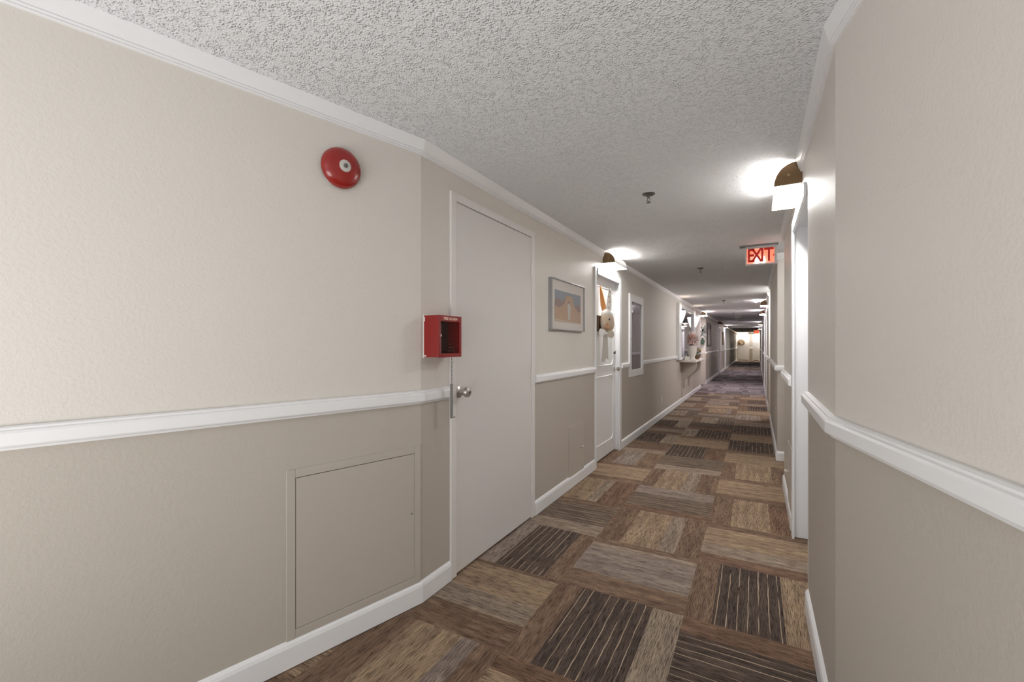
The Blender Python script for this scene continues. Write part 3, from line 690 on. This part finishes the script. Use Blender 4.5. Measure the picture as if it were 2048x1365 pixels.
bm = B(); box(bm, -1.35, .52, 0, .008, .108, .878); new_obj('lower_panel', bm, M['panel'], sh)
def sconce(yc, label):
    s = thing('wall_sconce', label, 'wall sconce', (XL + .06, yc, 1.70), ROT_L, 'glass sconces by the mirror')
    bm = B(); n = 14; rows = []
    for r, z in ((.02, 0), (.045, .05), (.075, .13), (.092, .20), (.098, .24)):
        rows.append([(r * 1.05 * math.cos(PI * k / n), .002 + r * 1.0 * math.sin(PI * k / n), z) for k in range(n + 1)])
    V_ = [[bm.verts.new(p) for p in r] for r in rows]
    for a, b in zip(V_, V_[1:]):
        for k in range(n): bm.faces.new((a[k], a[k + 1], b[k + 1], b[k]))
        bm.faces.new((a[n], a[0], b[0], b[n]))
    bm.faces.new(V_[0])
    o = new_obj('glass_shade', bm, M['sconceglass'], s, True)
    bm = B(); box(bm, -.03, .03, 0, .012, -.25, -.005, .003); lathe(bm, [(0, -.03), (.016, -.028), (.022, -.002), (0, 0)], 14, 'z', (0, .02, 0)); new_obj('stem', bm, M['trim'], s)
    bm = B(); ball(bm, (0, .045, .15), (.022, .022, .035), 2); new_obj('bulb', bm, M['bulb'], s, True)
sconce(9.52, 'nearer lit glass sconce on the mirror frame'); sconce(11.88, 'farther lit glass sconce on the mirror frame')

# things on the shelf
SZ = .9255
def petals(bm, c, r, n, rng, L, W):
    for _ in range(n):
        d_ = Vector((rng.gauss(0, 1), rng.gauss(0, 1), rng.gauss(.35, 1))).normalized()
        leafs(bm, Vector(c) + Vector((d_.x * r[0], d_.y * r[1], d_.z * r[2])) * rng.uniform(.35, 1), d_ + Vector((0, 0, .2)), L * rng.uniform(.7, 1.2), W, rng.uniform(-.1, .5))
rg = random.Random(5)
va = thing('flower_vase', 'white footed vase of pink blossoms on the shelf', 'vase', (-1.215, 10.10, SZ), 0)
bm = B(); lathe(bm, [(0, 0), (.085, 0), (.09, .012), (.06, .03), (.055, .06), (.085, .14), (.098, .22), (.092, .28), (.1, .305), (.09, .30), (.08, .2), (0, .08)], 28); new_obj('vase_body', bm, M['ceramic'], va, True)
bm = B(); petals(bm, (0.01, 0, .43), (.10, .17, .10), 150, rg, .05, .035); new_obj('pink_blossoms', bm, M['pink'], va)
bm = B(); petals(bm, (0.01, 0, .45), (.10, .19, .13), 150, rg, .05, .03); new_obj('pale_blossoms', bm, M['palepink'], va)
bm = B()
for q in range(16):
    a = q * 2.4; tube(bm, [(0, 0, .25), (.06 * math.cos(a), .06 * math.sin(a), .36), (.09 * math.cos(a), .15 * math.sin(a), .42 + .1 * rg.random())], .003, 5)
new_obj('stems', bm, M['twig'], va)
fp = thing('flower_pot', 'low pot of white and yellow flowers at the shelf end', 'flower pot', (-1.175, 10.62, SZ), 0)
bm = B(); lathe(bm, [(0, 0), (.05, 0), (.065, .07), (.068, .085), (.055, .08), (0, .06)], 20); new_obj('pot', bm, M['wicker'], fp, True)
bm = B(); petals(bm, (0.02, 0, .16), (.10, .11, .07), 60, rg, .05, .035); new_obj('yellow_flowers', bm, M['yellow'], fp)
bm = B(); petals(bm, (-.02, -.05, .18), (.12, .11, .07), 60, rg, .06, .035); new_obj('pale_leaves', bm, M['paleleaf'], fp)
bm = B(); petals(bm, (0, 0, .12), (.10, .11, .05), 24, rg, .06, .03); new_obj('dark_leaves', bm, M['leaf'], fp)
cj = thing('trinket_box', 'small white trinket box at the near end of the shelf', 'box', (-1.29, 9.90, SZ), .2)
bm = B(); box(bm, -.05, .05, -.06, .06, 0, .06, .006); new_obj('box_body', bm, M['ceramic'], cj)
bm = B(); box(bm, -.053, .053, -.063, .063, .0605, .075, .006); new_obj('lid', bm, M['whitefelt'], cj)
cn = thing('figurine', 'small grey and white figurine beside the pink vase', 'figurine', (-1.325, 10.02, SZ), 0)
bm = B(); lathe(bm, [(0, 0), (.028, 0), (.03, .01), (.014, .03), (.022, .06), (.018, .085), (.01, .095), (.018, .11), (.012, .13), (0, .135)], 20); new_obj('figurine_body', bm, mat('grey_figurine', (.30, .28, .27), .4), cn, True)
gr = thing('green_wreath_dish', 'low dish of dark green leaves in front of the mirror', 'dish', (-1.30, 10.38, SZ), 0)
bm = B(); lathe(bm, [(0, 0), (.04, 0), (.055, .05), (.05, .05), (0, .02)], 18); new_obj('dish', bm, M['ceramic'], gr, True)
bm = B(); petals(bm, (0, 0, .09), (.04, .08, .05), 40, rg, .045, .03); new_obj('leaves', bm, M['leaf'], gr)

# hanging flowers in the recess past the mirror
hp = thing('hanging_flower_basket', 'dark wall basket of white lilies and green leaves past the mirror', 'flower basket', (XL - .10, N1[1], 1.30), PI)
bm = B(); lathe(bm, [(0, 0), (.05, .005), (.085, .08), (.09, .14), (.08, .14), (0, .1)], 20, 'z', (0, .092, -.04)); new_obj('basket', bm, M['leaf'], hp, True)
bm = B(); petals(bm, (0, .12, .30), (.06, .10, .20), 36, rg, .12, .05); new_obj('dark_leaves', bm, M['leaf'], hp)
bm = B(); petals(bm, (-.03, .12, .40), (.09, .10, .16), 34, rg, .11, .05); new_obj('pale_leaves', bm, M['paleleaf'], hp)
for c_ in ((.03, .2, .47), (.05, .22, .36), (-.02, .21, .25)):
    bm = B()
    for q in range(6):
        a = q * PI / 3; leafs(bm, c_, (math.cos(a) * .8, .6, math.sin(a) * .8), .10, .045, .3)
    new_obj('lily', bm, M['whitepetal'], hp)

# dark framed pictures on the far left wall, wreath on the end door
def dark_pic(yc, hw_, z0, z1, label, fm):
    p = thing('hall_picture', label, 'picture', (XL, yc, 0), ROT_L)
    bm = B(); box(bm, -hw_, -hw_ + .05, 0, .035, z0, z1, .003); box(bm, hw_ - .05, hw_, 0, .035, z0, z1, .003); box(bm, -hw_ + .05, hw_ - .05, 0, .035, z0, z0 + .05, .003); box(bm, -hw_ + .05, hw_ - .05, 0, .035, z1 - .05, z1, .003); new_obj('picture_frame', bm, fm, p)
    bm = B(); box(bm, -hw_ + .05, hw_ - .05, .001, .012, z0 + .05, (z0 + z1) * .56); new_obj('print', bm, M['mat'], p)
    bm = B(); box(bm, -hw_ + .05, hw_ - .05, .001, .012, (z0 + z1) * .56, z1 - .05); new_obj('print_top', bm, mat('print_dusky', (.28, .21, .21), .6), p)
dark_pic(16.1, .62, 1.2, 1.98, 'dark framed picture on the left wall past the recess', M['gridbrown'])
dark_pic(23.0, .35, 1.25, 1.85, 'brown framed picture between the two far left doors', M['wicker'])
wr = thing('door_wreath', 'round brown wreath on the left door at the hall end', 'wreath', (-1.12, YEND - .0195, 1.46), ROT_E)
bm = B(); tube(bm, [(.22 * math.cos(2 * PI * q / 28), .045, .22 * math.sin(2 * PI * q / 28)) for q in range(28)], .042, 10, True); new_obj('ring', bm, M['wicker'], wr, True)
bm = B(); petals(bm, (.12, .07, -.14), (.10, .03, .06), 30, rg, .08, .06); new_obj('leaves', bm, M['twig'], wr)
bm = B(); petals(bm, (.0, .08, -.05), (.12, .03, .10), 22, rg, .09, .07); new_obj('blossoms', bm, M['yellow'], wr)
